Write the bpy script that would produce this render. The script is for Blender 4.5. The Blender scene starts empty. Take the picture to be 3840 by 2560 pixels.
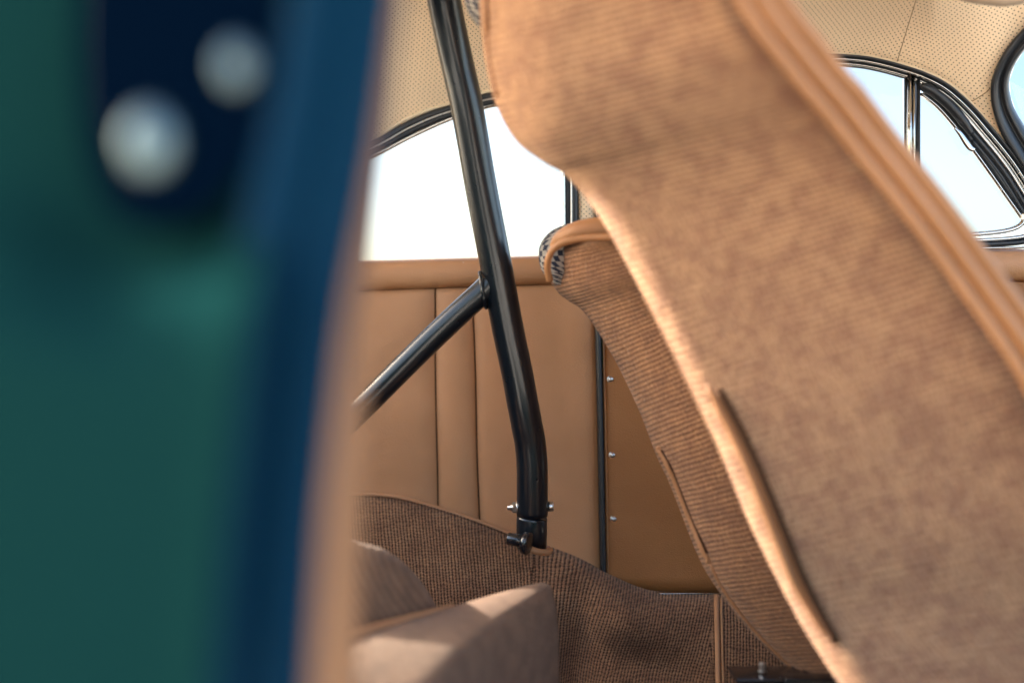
import bpy, math, random
from mathutils import Vector, noise
random.seed(4)
D = bpy.data
sc = bpy.context.scene
COL = sc.collection
R = math.radians

# ------------------------------------------------------------------ camera, world, sun, exposure
CZ = 0.72                                   # height of the lens above the ground
FPX = 35.0 / 36.0 * 3840.0                  # focal length in photo pixels
cd = D.cameras.new('camera')
cd.lens = 35.0; cd.sensor_width = 36.0
cd.clip_start = 0.02; cd.clip_end = 500
cd.dof.use_dof = True
cd.dof.focus_distance = 1.27
cd.dof.aperture_fstop = 1.3
cam = D.objects.new('camera', cd); COL.objects.link(cam)
cam.location = (0, 0, CZ); cam.rotation_euler = (R(90), 0, 0)
sc.camera = cam

SUN_DIR = Vector((-0.855, 0.42, 0.42)).normalized()      # towards the sun
w = D.worlds.new('World'); sc.world = w; w.use_nodes = True
wn = w.node_tree.nodes; wl = w.node_tree.links
sky = wn.new('ShaderNodeTexSky'); sky.sky_type = 'NISHITA'; sky.sun_disc = False
sky.sun_elevation = math.asin(SUN_DIR.z); sky.sun_rotation = math.atan2(SUN_DIR.x, SUN_DIR.y)
sky.dust_density = 4.0; sky.air_density = 1.0; sky.ozone_density = .5
wn['Background'].inputs['Strength'].default_value = 0.15
wl.new(sky.outputs[0], wn['Background'].inputs[0])
sl = D.lights.new('sun', 'SUN'); sl.energy = 3.4; sl.angle = R(0.5); sl.color = (1, .95, .86)
sun = D.objects.new('sun', sl); COL.objects.link(sun)
sun.rotation_euler = SUN_DIR.to_track_quat('Z', 'Y').to_euler()
sun.location = (-3, 2, 3)
sc.view_settings.view_transform = 'Standard'
sc.view_settings.look = 'None'
sc.view_settings.exposure = 2.72
sc.view_settings.gamma = 1
sc.view_settings.use_curve_mapping = False
sc.cycles.use_denoising = True
sc.cycles.max_bounces = 10
sc.cycles.diffuse_bounces = 6
sc.cycles.sample_clamp_indirect = 6.0

# ------------------------------------------------------------------ materials
def newmat(name):
    m = D.materials.new(name); m.use_nodes = True
    return m, m.node_tree, m.node_tree.nodes['Principled BSDF']
def setp(b, **k):
    for a, v in k.items():
        b.inputs[a.replace('_', ' ')].default_value = v
def node(nt, t, **k):
    n = nt.nodes.new(t)
    for a, v in k.items(): setattr(n, a, v)
    return n
def mth(nt, op, a, b=None, c=None):
    n = nt.nodes.new('ShaderNodeMath'); n.operation = op
    for i, v in enumerate((a, b, c)):
        if v is None: continue
        if isinstance(v, (int, float)): n.inputs[i].default_value = v
        else: nt.links.new(v, n.inputs[i])
    return n.outputs[0]
def noise_n(nt, vec, scale, detail=2, rough=.5):
    n = node(nt, 'ShaderNodeTexNoise'); n.inputs['Scale'].default_value = scale
    n.inputs['Detail'].default_value = detail; n.inputs['Roughness'].default_value = rough
    nt.links.new(vec, n.inputs['Vector']); return n.outputs['Fac']
def mix(nt, fac, a, b):
    n = node(nt, 'ShaderNodeMix', data_type='RGBA')
    if isinstance(fac, (int, float)): n.inputs[0].default_value = fac
    else: nt.links.new(fac, n.inputs[0])
    for s, v in ((6, a), (7, b)):
        if isinstance(v, tuple): n.inputs[s].default_value = (*v, 1)
        else: nt.links.new(v, n.inputs[s])
    return n.outputs[2]
def ramp(nt, fac, lo, hi):
    n = node(nt, 'ShaderNodeMapRange'); n.inputs[1].default_value = lo; n.inputs[2].default_value = hi
    nt.links.new(fac, n.inputs[0]); return n.outputs[0]
def bump(nt, b, h, dist, strength=1.0):
    n = node(nt, 'ShaderNodeBump'); n.inputs['Distance'].default_value = dist; n.inputs['Strength'].default_value = strength
    nt.links.new(h, n.inputs['Height']); nt.links.new(n.outputs[0], b.inputs['Normal'])

def knit(name, pitch, c1, c2, dark, patch=14, depth=.0011, groove=.7):
    """ribbed woollen cloth: chains of stitches that follow the UVs (metres)"""
    m, nt, b = newmat(name)
    uv = node(nt, 'ShaderNodeUVMap').outputs[0]
    geo = node(nt, 'ShaderNodeNewGeometry').outputs['Position']
    wob = mth(nt, 'MULTIPLY', mth(nt, 'SUBTRACT', noise_n(nt, geo, 45, 1), .5), pitch * .5)
    sep = node(nt, 'ShaderNodeSeparateXYZ'); nt.links.new(uv, sep.inputs[0])
    v = mth(nt, 'DIVIDE', mth(nt, 'ADD', sep.outputs[1], wob), pitch)
    rib = mth(nt, 'ABSOLUTE', mth(nt, 'SINE', mth(nt, 'MULTIPLY', v, math.pi)))
    side = mth(nt, 'SINE', mth(nt, 'MULTIPLY', v, 2 * math.pi))          # the two slanted legs of a stitch
    u = mth(nt, 'DIVIDE', mth(nt, 'ADD', sep.outputs[0], mth(nt, 'MULTIPLY', noise_n(nt, geo, 130, 1), pitch * 1.6)), pitch * .8)
    st = mth(nt, 'SINE', mth(nt, 'ADD', mth(nt, 'MULTIPLY', u, 2 * math.pi), mth(nt, 'MULTIPLY', mth(nt, 'ABSOLUTE', side), 1.6)))
    h = mth(nt, 'ADD', mth(nt, 'MULTIPLY', rib, .8), mth(nt, 'MULTIPLY', st, .2))
    fz = noise_n(nt, geo, 900, 3, .7)
    h2 = mth(nt, 'ADD', h, mth(nt, 'MULTIPLY', fz, .5))
    big = ramp(nt, noise_n(nt, geo, patch, 3, .6), .36, .64)
    col = mix(nt, big, c1, c2)
    fl = ramp(nt, noise_n(nt, geo, 420, 2, .6), .35, .7)
    col = mix(nt, mth(nt, 'MULTIPLY', fl, .45), col, dark)
    lf = ramp(nt, noise_n(nt, geo, 560, 2, .6), .58, .72)
    col = mix(nt, mth(nt, 'MULTIPLY', lf, .55), col, tuple(min(.75, x * 1.6) for x in c1))
    gr = mth(nt, 'MULTIPLY', mth(nt, 'SUBTRACT', 1.0, ramp(nt, h, .1, .75)), groove)  # dark between the ribs: occlusion shade put into the colour
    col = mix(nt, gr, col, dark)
    nt.links.new(col, b.inputs['Base Color'])
    setp(b, Roughness=.95, Sheen_Weight=.12, Sheen_Roughness=.5)
    b.inputs['Sheen Tint'].default_value = (1, .9, .8, 1)
    b.inputs['Specular IOR Level'].default_value = .1
    bump(nt, b, h2, depth)
    return m

def leather(name, c, c2=None, rough=.5, grain=.0004, sc_=700):
    m, nt, b = newmat(name)
    geo = node(nt, 'ShaderNodeTexCoord').outputs['Object']
    big = ramp(nt, noise_n(nt, geo, 9, 3), .35, .65)
    col = mix(nt, big, c, c2 or tuple(x * .86 for x in c))
    nt.links.new(col, b.inputs['Base Color'])
    vo = node(nt, 'ShaderNodeTexVoronoi'); vo.inputs['Scale'].default_value = sc_
    nt.links.new(geo, vo.inputs['Vector'])
    h = mth(nt, 'ADD', vo.outputs['Distance'], mth(nt, 'MULTIPLY', noise_n(nt, geo, 60, 3), .8))
    h = mth(nt, 'ADD', h, mth(nt, 'MULTIPLY', noise_n(nt, geo, 13, 2), 9))
    setp(b, Roughness=rough)
    b.inputs['Specular IOR Level'].default_value = .35
    bump(nt, b, h, grain)
    return m

def metal(name, c, rough, scratch=0.0):
    m, nt, b = newmat(name)
    setp(b, Base_Color=(*c, 1), Metallic=1.0, Roughness=rough)
    if scratch:
        geo = node(nt, 'ShaderNodeTexCoord').outputs['Object']
        n = noise_n(nt, geo, 260, 3)
        nt.links.new(mth(nt, 'ADD', mth(nt, 'MULTIPLY', n, scratch), rough), b.inputs['Roughness'])
        bump(nt, b, noise_n(nt, geo, 40, 2), .0015, .5)
    return m

def coated(name, c, rough, spec=.5, coat=0.0, bumpy=0.0, coat_rough=.08):
    m, nt, b = newmat(name)
    setp(b, Base_Color=(*c, 1), Roughness=rough, Coat_Weight=coat, Coat_Roughness=coat_rough)
    b.inputs['Specular IOR Level'].default_value = spec
    geo = node(nt, 'ShaderNodeTexCoord').outputs['Object']
    r = mth(nt, 'ADD', mth(nt, 'MULTIPLY', noise_n(nt, geo, 55, 4, .7), .16), rough - .08)
    nt.links.new(r, b.inputs['Roughness'])
    if bumpy: bump(nt, b, noise_n(nt, geo, 700, 2), bumpy)
    return m

def perforated(name, c, hole):
    m, nt, b = newmat(name)
    uv = node(nt, 'ShaderNodeUVMap').outputs[0]
    sep = node(nt, 'ShaderNodeSeparateXYZ'); nt.links.new(uv, sep.inputs[0])
    PX, PY = .0070, .0064
    def lattice(ox, oy):
        fx = mth(nt, 'SUBTRACT', mth(nt, 'FRACT', mth(nt, 'ADD', mth(nt, 'DIVIDE', sep.outputs[0], PX), ox)), .5)
        fy = mth(nt, 'SUBTRACT', mth(nt, 'FRACT', mth(nt, 'ADD', mth(nt, 'DIVIDE', sep.outputs[1], PY), oy)), .5)
        fx = mth(nt, 'MULTIPLY', fx, PX); fy = mth(nt, 'MULTIPLY', fy, PY)
        return mth(nt, 'SQRT', mth(nt, 'ADD', mth(nt, 'MULTIPLY', fx, fx), mth(nt, 'MULTIPLY', fy, fy)))
    d = mth(nt, 'MINIMUM', lattice(0, 0), lattice(.42, .5))
    hole_f = mth(nt, 'SUBTRACT', 1.0, ramp(nt, d, hole * .8, hole * 1.1))
    geo = node(nt, 'ShaderNodeTexCoord').outputs['Object']
    col = mix(nt, ramp(nt, noise_n(nt, geo, 7, 3), .3, .7), c, tuple(x * .9 for x in c))
    col = mix(nt, hole_f, col, (.012, .008, .006))
    nt.links.new(col, b.inputs['Base Color'])
    setp(b, Roughness=.62); b.inputs['Specular IOR Level'].default_value = .25
    h = mth(nt, 'ADD', mth(nt, 'MULTIPLY', hole_f, -1.0), mth(nt, 'MULTIPLY', noise_n(nt, geo, 500, 2), .25))
    h = mth(nt, 'ADD', h, mth(nt, 'MULTIPLY', noise_n(nt, geo, 11, 2), 16))
    bump(nt, b, h, .0004)
    return m

def weave(name):
    m, nt, b = newmat(name)
    uv = node(nt, 'ShaderNodeUVMap').outputs[0]
    ch = node(nt, 'ShaderNodeTexChecker'); ch.inputs['Scale'].default_value = 150
    nt.links.new(uv, ch.inputs['Vector'])
    geo = node(nt, 'ShaderNodeTexCoord').outputs['Object']
    dk = mix(nt, noise_n(nt, geo, 300, 2), (.006, .008, .02), (.02, .025, .05))
    nt.links.new(mix(nt, ch.outputs['Fac'], (.34, .30, .26), dk), b.inputs['Base Color'])
    setp(b, Roughness=.9)
    bump(nt, b, noise_n(nt, geo, 500, 2), .0008)
    return m

def glass(name, tint=(.93, .97, .97)):
    m = D.materials.new(name); m.use_nodes = True; nt = m.node_tree
    nt.nodes.remove(nt.nodes['Principled BSDF'])
    out = nt.nodes['Material Output']
    tr = node(nt, 'ShaderNodeBsdfTransparent'); tr.inputs[0].default_value = (*tint, 1)
    gl = node(nt, 'ShaderNodeBsdfGlossy'); gl.inputs['Roughness'].default_value = .02
    fr = node(nt, 'ShaderNodeFresnel'); fr.inputs[0].default_value = 1.45
    mx = node(nt, 'ShaderNodeMixShader')
    nt.links.new(fr.outputs[0], mx.inputs[0]); nt.links.new(tr.outputs[0], mx.inputs[1]); nt.links.new(gl.outputs[0], mx.inputs[2])
    nt.links.new(mx.outputs[0], out.inputs['Surface'])
    return m

M = {}
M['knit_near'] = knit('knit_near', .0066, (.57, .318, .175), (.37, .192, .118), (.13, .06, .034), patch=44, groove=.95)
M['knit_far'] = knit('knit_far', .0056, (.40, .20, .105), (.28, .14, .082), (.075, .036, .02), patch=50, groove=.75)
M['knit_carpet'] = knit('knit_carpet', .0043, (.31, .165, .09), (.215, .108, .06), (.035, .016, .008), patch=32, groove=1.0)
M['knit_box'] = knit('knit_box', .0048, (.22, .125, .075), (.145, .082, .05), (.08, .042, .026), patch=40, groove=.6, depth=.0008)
M['panel_leather'] = leather('panel_leather', (.46, .222, .102), (.40, .188, .083))
M['door_leather'] = leather('door_leather', (.32, .125, .036), (.28, .105, .029))
M['trim_leather'] = leather('trim_leather', (.38, .175, .075), (.32, .145, .06), rough=.45)
M['welt_leather'] = leather('welt_leather', (.28, .115, .045), (.24, .10, .04), rough=.55)
M['binding'] = leather('binding', (.42, .21, .10), (.36, .17, .08), rough=.5)
M['pillar_leather'] = leather('pillar_leather', (.32, .15, .066), (.27, .125, .055), rough=.7)
M['liner'] = perforated('liner', (.92, .70, .47), .00074)
M['liner_edge'] = leather('liner_edge', (.80, .64, .44), rough=.6)
M['seam'] = coated('seam', (.06, .026, .012), .8, .1)
M['seam_light'] = coated('seam_light', (.34, .22, .12), .8, .1)
M['chrome'] = metal('chrome', (.52, .50, .47), .07, .10)
M['steel'] = metal('steel', (.62, .60, .58), .22, .15)
M['bolt_zinc'] = metal('bolt_zinc', (.12, .165, .175), .38)
M['rubber'] = coated('rubber', (.012, .014, .018), .42, .5, bumpy=.0002)
M['seal_rubber'] = coated('seal_rubber', (.0, .016, .036), .6, .05, bumpy=.0002)
M['black_paint'] = coated('black_paint', (.002, .005, .009), .3, .4, coat=.35, bumpy=.00012, coat_rough=.12)
M['black_plastic'] = coated('black_plastic', (.008, .009, .012), .2, .5, coat=.4)
M['green_paint'] = coated('green_paint', (.0045, .025, .023), .7, .0)
M['dark_plate'] = coated('dark_plate', (.0, .0025, .008), .8, .01)
M['weave'] = weave('weave')
M['glass'] = glass('glass')
M['glass_tint'] = glass('glass_tint', (.37, .42, .45))
M['side_glass'] = glass('side_glass', (.43, .465, .48))
M['visor'] = leather('visor', (.50, .37, .26), sc_=400, grain=.0008)
M['thread'] = coated('thread', (.42, .27, .15), .8, .1)

# ------------------------------------------------------------------ helpers
def P(px, py, d):
    return Vector(((px - 1920.0) / FPX * d, d, CZ + (1280.0 - py) / FPX * d))
def dw(px):                                  # the far side of the cabin: one upright plane
    return 1.0 / (1 / 1.40 + (px - 1400) / 2440.0 * (1 / 1.28 - 1 / 1.40))
def cr(pts, n):
    """Catmull-Rom through tuples/vectors, n steps per span"""
    pts = [tuple(p) for p in pts]
    if n <= 1: return [Vector(p) if len(p) == 3 else p for p in pts]
    out = []
    ext = [tuple(2 * a - b for a, b in zip(pts[0], pts[1]))] + pts + [tuple(2 * a - b for a, b in zip(pts[-1], pts[-2]))]
    for i in range(1, len(ext) - 2):
        p0, p1, p2, p3 = ext[i - 1:i + 3]
        for k in range(n):
            t = k / n
            out.append(tuple(.5 * (2 * b + (c - a) * t + (2 * a - 5 * b + 4 * c - e) * t * t + (3 * b - a - 3 * c + e) * t ** 3)
                             for a, b, c, e in zip(p0, p1, p2, p3)))
    out.append(pts[-1])
    return out
def interp(tab, x):
    if x <= tab[0][0]: return tab[0][1]
    for (a, b), (c, e) in zip(tab, tab[1:]):
        if x <= c: return b + (e - b) * (x - a) / (c - a)
    return tab[-1][1]
def smoothtab(pts, n=8):
    return cr(pts, n)

def link(name, me, parent=None, m=None, smooth=True):
    o = D.objects.new(name, me); COL.objects.link(o)
    if m: me.materials.append(m)
    if smooth: me.polygons.foreach_set('use_smooth', [True] * len(me.polygons))
    if parent:
        o.parent = parent
        o.matrix_parent_inverse = parent.matrix_basis.inverted()
    return o
def thing(name, label, cat, loc, group=None):
    o = D.objects.new(name, None); COL.objects.link(o); o.location = loc
    o['label'] = label; o['category'] = cat; o.empty_display_size = .05
    if group: o['group'] = group
    return o
def mesh(name, vs, fs, m, parent=None, smooth=True, uvs=None):
    me = D.meshes.new(name)
    me.from_pydata([tuple(v) for v in vs], [], fs)
    if uvs:
        ul = me.uv_layers.new(name='UVMap')
        for p in me.polygons:
            for li in p.loop_indices:
                ul.data[li].uv = uvs[me.loops[li].vertex_index]
    me.update()
    return link(name, me, parent, m, smooth)

def sweep(name, pts, rw, rd, m, parent, n=14, closed=False, caps=True, radii=None, up=None):
    """a tube along pts; rw is its half width across the path in the wall plane, rd its half depth"""
    pts = [Vector(p) for p in pts]
    vs, fs = [], []
    N = len(pts)
    Y = Vector(up) if up else Vector((0, 1, 0))
    for i, p in enumerate(pts):
        a = pts[(i - 1) % N] if (closed or i) else p
        b = pts[(i + 1) % N] if (closed or i < N - 1) else p
        t = (b - a).normalized()
        s = t.cross(Y)
        if s.length < 1e-4: s = t.cross(Vector((1, 0, 0)))
        s.normalize(); q = s.cross(t).normalized()
        k = radii[i] if radii else 1.0
        for j in range(n):
            an = 2 * math.pi * j / n
            vs.append(p + s * math.cos(an) * rw * k + q * math.sin(an) * rd * k)
    for i in range(N if closed else N - 1):
        for j in range(n):
            a = i * n + j; b = i * n + (j + 1) % n
            c = ((i + 1) % N) * n + (j + 1) % n; e = ((i + 1) % N) * n + j
            fs.append((a, b, c, e))
    if caps and not closed:
        fs.append(tuple(range(n))[::-1]); fs.append(tuple((N - 1) * n + j for j in range(n)))
    return mesh(name, vs, fs, m, parent)

def box(name, c, size, m, parent, rot=None, bev=.002):
    import bmesh
    from mathutils import Matrix
    bm = bmesh.new(); bmesh.ops.create_cube(bm, size=1)
    for v in bm.verts: v.co = Vector((v.co.x * size[0], v.co.y * size[1], v.co.z * size[2]))
    if bev: bmesh.ops.bevel(bm, geom=bm.edges[:], offset=bev, segments=3, affect='EDGES', profile=.5)
    if rot is not None: bmesh.ops.transform(bm, matrix=rot, verts=bm.verts)
    bmesh.ops.translate(bm, vec=Vector(c), verts=bm.verts)
    me = D.meshes.new(name); bm.to_mesh(me); bm.free()
    return link(name, me, parent, m, True)

def lathe(name, c, axis, prof, m, parent, n=28, hexa=False):
    """prof: (distance along axis, radius)"""
    axis = Vector(axis).normalized()
    s = axis.cross(Vector((0, 0, 1)));
    if s.length < .01: s = Vector((1, 0, 0))
    s.normalize(); q = axis.cross(s)
    vs, fs = [], []
    if hexa: n = 6
    for (a, r) in prof:
        for j in range(n):
            an = 2 * math.pi * j / n + .3
            vs.append(Vector(c) + axis * a + s * math.cos(an) * r + q * math.sin(an) * r)
    for i in range(len(prof) - 1):
        for j in range(n):
            fs.append((i * n + j, i * n + (j + 1) % n, (i + 1) * n + (j + 1) % n, (i + 1) * n + j))
    fs.append(tuple(range(n))[::-1]); fs.append(tuple((len(prof) - 1) * n + j for j in range(n)))
    return mesh(name, vs, fs, m, parent, smooth=not hexa)

def grid_mesh(name, rows, m, parent, closed_s=False, uvrows=None, keep=None, thick=0.0):
    """rows[i][j] -> points; UVs in metres (u along the row, v from row to row)"""
    nr, nc = len(rows), len(rows[0])
    vs = [Vector(p) for r in rows for p in r]
    uvs = []
    if uvrows is None:
        vacc = [0.0]
        for i in range(1, nr):
            js = [nc // 5, nc // 3, nc // 2]
            vacc.append(vacc[-1] + sum((Vector(rows[i][j]) - Vector(rows[i - 1][j])).length for j in js) / len(js))
        for i in range(nr):
            u = 0.0
            for j in range(nc):
                if j: u += (Vector(rows[i][j]) - Vector(rows[i][j - 1])).length
                uvs.append((u, vacc[i]))
    else:
        uvs = [tuple(p) for r in uvrows for p in r]
    fs = []
    for i in range(nr - 1):
        for j in range(nc if closed_s else nc - 1):
            f = (i * nc + j, i * nc + (j + 1) % nc, (i + 1) * nc + (j + 1) % nc, (i + 1) * nc + j)
            if keep and not keep(i, j): continue
            fs.append(f)
    o = mesh(name, vs, fs, m, parent, uvs=uvs)
    if thick:
        md = o.modifiers.new('thickness', 'SOLIDIFY'); md.thickness = thick; md.offset = 0
    return o
def inside(poly, x, y):
    c = False
    for i in range(len(poly)):
        x1, y1 = poly[i]; x2, y2 = poly[i - 1]
        if (y1 > y) != (y2 > y) and x < (x2 - x1) * (y - y1) / (y2 - y1) + x1: c = not c
    return c
def resamp(pl, n):
    L = [0]
    for a, b in zip(pl, pl[1:]): L.append(L[-1] + math.hypot(b[0] - a[0], b[1] - a[1]))
    out = []
    for i in range(n):
        t = L[-1] * i / (n - 1)
        for k in range(len(L) - 1):
            if L[k + 1] >= t - 1e-9:
                f = (t - L[k]) / (L[k + 1] - L[k] + 1e-12); break
        out.append(tuple(pl[k][m_] * (1 - f) + pl[k + 1][m_] * f for m_ in range(len(pl[0]))))
    return out
def wallcurve(pts, n=8, off=0.0):
    return [P(x, y, dw(x) - off) for x, y in cr(pts, n)]
def px_m(w, d=1.33): return w * d / FPX

# ================================================================== GROUND
gm, nt, b = newmat('ground')
geo = node(nt, 'ShaderNodeNewGeometry').outputs['Position']
nt.links.new(mix(nt, noise_n(nt, geo, 3, 5), (.56, .51, .44), (.64, .59, .51)), b.inputs['Base Color'])
setp(b, Roughness=.9)
g = mesh('ground', [(-60, -60, 0), (60, -60, 0), (60, 60, 0), (-60, 60, 0)], [(0, 1, 2, 3)], gm)
g['kind'] = 'structure'; g['label'] = 'pale concrete the car stands on'

# ================================================================== THE CAR
car = thing('car', 'vintage green coupe with tan leather and knit trimmed cabin seen through its open door', 'car', (0, 1.0, 0))

# ---- opening outlines (photo pixels on the far side of the cabin)
q_glass = [(830, 985), (880, 860), (1000, 760), (1130, 690), (1260, 640), (1398, 592), (1546, 519), (1700, 449), (1816, 410), (1900, 393), (2010, 380), (2080, 385), (2102, 410)]
q_seal_out = [(700, 985), (780, 830), (930, 690), (1100, 610), (1260, 572), (1405, 521), (1510, 460), (1609, 417), (1689, 394), (1809, 354), (1920, 338), (2040, 325), (2120, 332), (2165, 380)]
d_out = [(2235, 420), (2330, 330), (2500, 262), (2750, 220), (2950, 204), (3118, 204), (3210, 209), (3277, 219), (3363, 240), (3465, 273), (3557, 321), (3644, 398), (3720, 485), (3787, 566), (3845, 648), (3930, 790), (4010, 940)]
d_outS = smoothtab(d_out); q_outS = smoothtab(q_seal_out)

# ---- headliner -------------------------------------------------
def low(px):                                  # lower edge of the lining (photo y)
    if px < 700: return 985
    if px <= 2165: return interp(q_outS, px) + 16
    if px <= 2235: return 380 + (px - 2165) / 70 * 40
    return interp(d_outS, px) + 14
ws_out = [(3990, -60), (3900, 30), (3845, 98), (3790, 160), (3745, 230), (3718, 300), (3714, 360), (3724, 420), (3752, 500), (3800, 580), (3850, 660), (3950, 850), (4060, 1080)]
ws_in = [(4060, 0), (3950, 78), (3880, 150), (3830, 205), (3797, 262), (3785, 310), (3790, 360), (3806, 410), (3840, 470), (3890, 560), (3960, 700), (4100, 980)]
ws_poly = [(x + 20, y) for x, y in cr(ws_out, 6)] + [(4600, 1080), (4600, -60)]
cols = [x for x in range(50, 600, 50)] + [x for x in range(600, 4300, 14)]  # lining stops short at the unseen rear so the sun gets in
fr = [i / 44 for i in range(45)]
rows, uvr, cen = [], [], []
def lining(px, f):
    """f 0..1: from the window edge up and over towards the near side"""
    yl = low(px); base = dw(px)
    if f <= .5:
        k = f / .5
        py = yl + (-120 - yl) * k
        # a rolled lip over the window, then the lining leans in
        d = base - .004 - .13 * k ** 1.3 + .006 * math.exp(-(k / .05) ** 2)
        if px > 3500: d += .05 * k * min(1, (px - 3500) / 300)
        return P(px, py, d)
    p = lining(px, .5); q0 = lining(px, .48)
    k = (f - .5) / .5
    xx = p.x * (1 - .55 * k) if p.x > 0 else p.x * (1 - .1 * k)
    yy = p.y + (.46 - p.y) * k
    zt = p.z + .11 * math.sin(k * math.pi * .55)
    return Vector((xx, yy, zt))
for f in fr:
    rows.append([lining(px, f) for px in cols])
nc = len(cols)
import itertools
seam_px = [(3435, -10), (3415, 60), (3392, 140), (3366, 232)]
def seamx(py): return 3435 - py * .305
for i, r in enumerate(rows):
    ur = []
    for j, p in enumerate(r):
        v = sum((rows[k][j] - rows[k - 1][j]).length for k in range(len(rows) // 2 + 1, i + 1)) - sum((rows[k][j] - rows[k - 1][j]).length for k in range(i + 1, len(rows) // 2 + 1))
        ur.append((p.x * 1.0, v))
    uvr.append(ur)
pyc = {}
def keep_l(i, j):
    c = (rows[i][j] + rows[i][j + 1] + rows[i + 1][j] + rows[i + 1][j + 1]) / 4
    if fr[i] >= .5: return True
    px = 1920 + c.x / c.y * FPX; py = 1280 - (c.z - CZ) / c.y * FPX
    return not inside(ws_poly, px, py)
liner = grid_mesh('headliner', rows, M['liner'], car, uvrows=uvr, keep=keep_l, thick=.0015)
# turn the hole pattern right of the sewn seam
me = liner.data; ul = me.uv_layers[0]
ca, sa = math.cos(R(-13)), math.sin(R(-13))
for p in me.polygons:
    c = p.center; px = 1920 + c.x / c.y * FPX; py = 1280 - (c.z - CZ) / c.y * FPX
    a = R(8) if px < seamx(py) else R(-24)
    ca, sa = math.cos(a), math.sin(a)
    for li in p.loop_indices:
        u, v = ul.data[li].uv
        ul.data[li].uv = (u * ca - v * sa, u * sa + v * ca)
def on_liner(px, py, off=.001):
    yl = low(px); k = (py - yl) / (-120 - yl)
    p = lining(px, max(0, k) * .5)
    return p + (Vector((0, 0, CZ)) + Vector((0, 0, 0)) - p).normalized() * off
sweep('seam', [on_liner(seamx(y), y, .0008) for y in range(-80, 236, 12)], .0006, .0006, M['seam_light'], liner, n=6)
sweep('seam', [on_liner(x, y, .0012) for x, y in cr([(3628, 388), (3660, 372), (3700, 345), (3712, 332)], 4)], .0006, .0006, M['seam_light'], liner, n=6)
# rolled lip that catches the window light
sweep('edge_roll', [P(x, y - 6, dw(x) - .005) for x, y in d_outS if 2240 < x < 4000], .0032, .0022, M['liner_edge'], liner, n=10)
sweep('edge_roll', [P(x, y - 5, dw(x) - .005) for x, y in q_outS], .0026, .0022, M['liner_edge'], liner, n=10)
# roof skin above the lining
rr = [[Vector((p.x, p.y, p.z + .05)) + Vector((0, .03 if i < 24 else 0, 0)) for p in rows[i][::6]] for i in range(22, len(rows), 2)]
rr.append([Vector((p.x, .44, p.z - .03)) for p in rows[-1][::6]])
grid_mesh('roof', rr, M['green_paint'], car, thick=.002)

# ---- B pillar lining and near frame details (between quarter window and door window)
vs = []
prow = []
for py in range(360, 1000, 40):
    prow.append([P(x, py, dw(x) - o) for x, o in ((2168, .0), (2172, .006), (2190, .010), (2215, .010), (2232, .004), (2238, -.01))])
grid_mesh('pillar_lining', prow, M['liner'], car, thick=.002)

# ---- quarter window --------------------------------------------
qw = thing('quarter_window', '', '', (0, 1.4, 1)); del qw['label'], qw['category']
qw.parent = car; qw.matrix_parent_inverse = car.matrix_basis.inverted()
def mid(a, b, t): return [(p[0] * (1 - t) + q[0] * t, p[1] * (1 - t) + q[1] * t) for p, q in zip(a, b)]
q_in = q_glass + [(2103, 700), (2104, 985)]
q_so = q_seal_out + [(2172, 700), (2172, 985)]
q_in, q_so = resamp(cr(q_in, 4), 34), resamp(cr(q_so, 4), 34)
sweep('seal', wallcurve(mid(q_in, q_so, .74), 8, .006), px_m(16), .007, M['rubber'], qw)
sweep('seal', wallcurve(mid(q_in, q_so, .40), 8, .003), px_m(17), .006, M['rubber'], qw)
sweep('frame', wallcurve(mid(q_in, q_so, .58), 8, .0105), px_m(3.5), .002, M['steel'], qw, n=8)
sweep('frame', wallcurve(mid(q_in, q_so, .10), 8, .002), px_m(8), .005, M['chrome'], qw, n=12)
sweep('frame', wallcurve([(2112, 420), (2114, 700), (2116, 990)], 6, .009), px_m(7), .003, M['chrome'], qw, n=12)
qp = [(x, y) for x, y in cr(q_in, 6)]
vs = [P(x, y, dw(x) + .004) for x, y in qp]
mesh('pane', vs, [tuple(range(len(vs)))], M['side_glass'], qw, smooth=False)

# ---- leather side panel ----------------------------------------
sp = D.objects.new('side_panel', None); COL.objects.link(sp); sp.location = (0, 1.38, .6)
sp.parent = car; sp.matrix_parent_inverse = car.matrix_basis.inverted()
def topy(px): return 983 - (px - 1400) * .027
def seamy(px): return 1087 - (px - 1400) * .034
r1 = []
for k, (t, off) in enumerate([(-.05, -.012), (0.0, .004), (.06, .012), (.2, .017), (.45, .019), (.7, .018), (.88, .014), (.97, .007), (1.0, .003)]):
    r1.append([P(x, topy(x) + (seamy(x) - topy(x)) * t, dw(x) - off) for x in range(300, 2245, 30)])
grid_mesh('bolster', r1, M['panel_leather'], sp, thick=.002)
def lower_panel(name, xa, xb, edges, soft=1.0):
    """one padded strip between two sewn seams; xa/xb: functions of y"""
    rows = []
    ys = [0, .006, .015, .03, .06, .12] + [i / 24 for i in range(4, 25)]
    ss = [0, .02, .05, .1, .2, .35, .5, .65, .8, .9, .95, .98, 1]
    for ty in ys:
        r = []
        for s in ss:
            x0 = xa(1100); x = xa(1080 + ty * 1160) * (1 - s) + xb(1080 + ty * 1160) * s
            y = seamy(x) + (2260 - seamy(x)) * ty
            wpx = abs(xb(1500) - xa(1500))
            e = 1 - math.exp(-min(s * wpx, (1 - s) * wpx) / 22.0)
            e2 = 1 - math.exp(-(ty * 1160) / 12.0)
            r.append(P(x, y, dw(x) - .003 - .009 * e * e2 * soft))
        rows.append(r)
    return grid_mesh(name, rows, M['panel_leather'], sp)
sA = lambda y: 1631 + (y - 1080) * .0125 + 1.8 * math.sin(y / 130.0)
sB = lambda y: 1772 + (y - 1080) * .030 + 1.5 * math.sin(y / 105.0 + 1)
sC = lambda y: 2228 + (y - 1100) * .022
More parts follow.
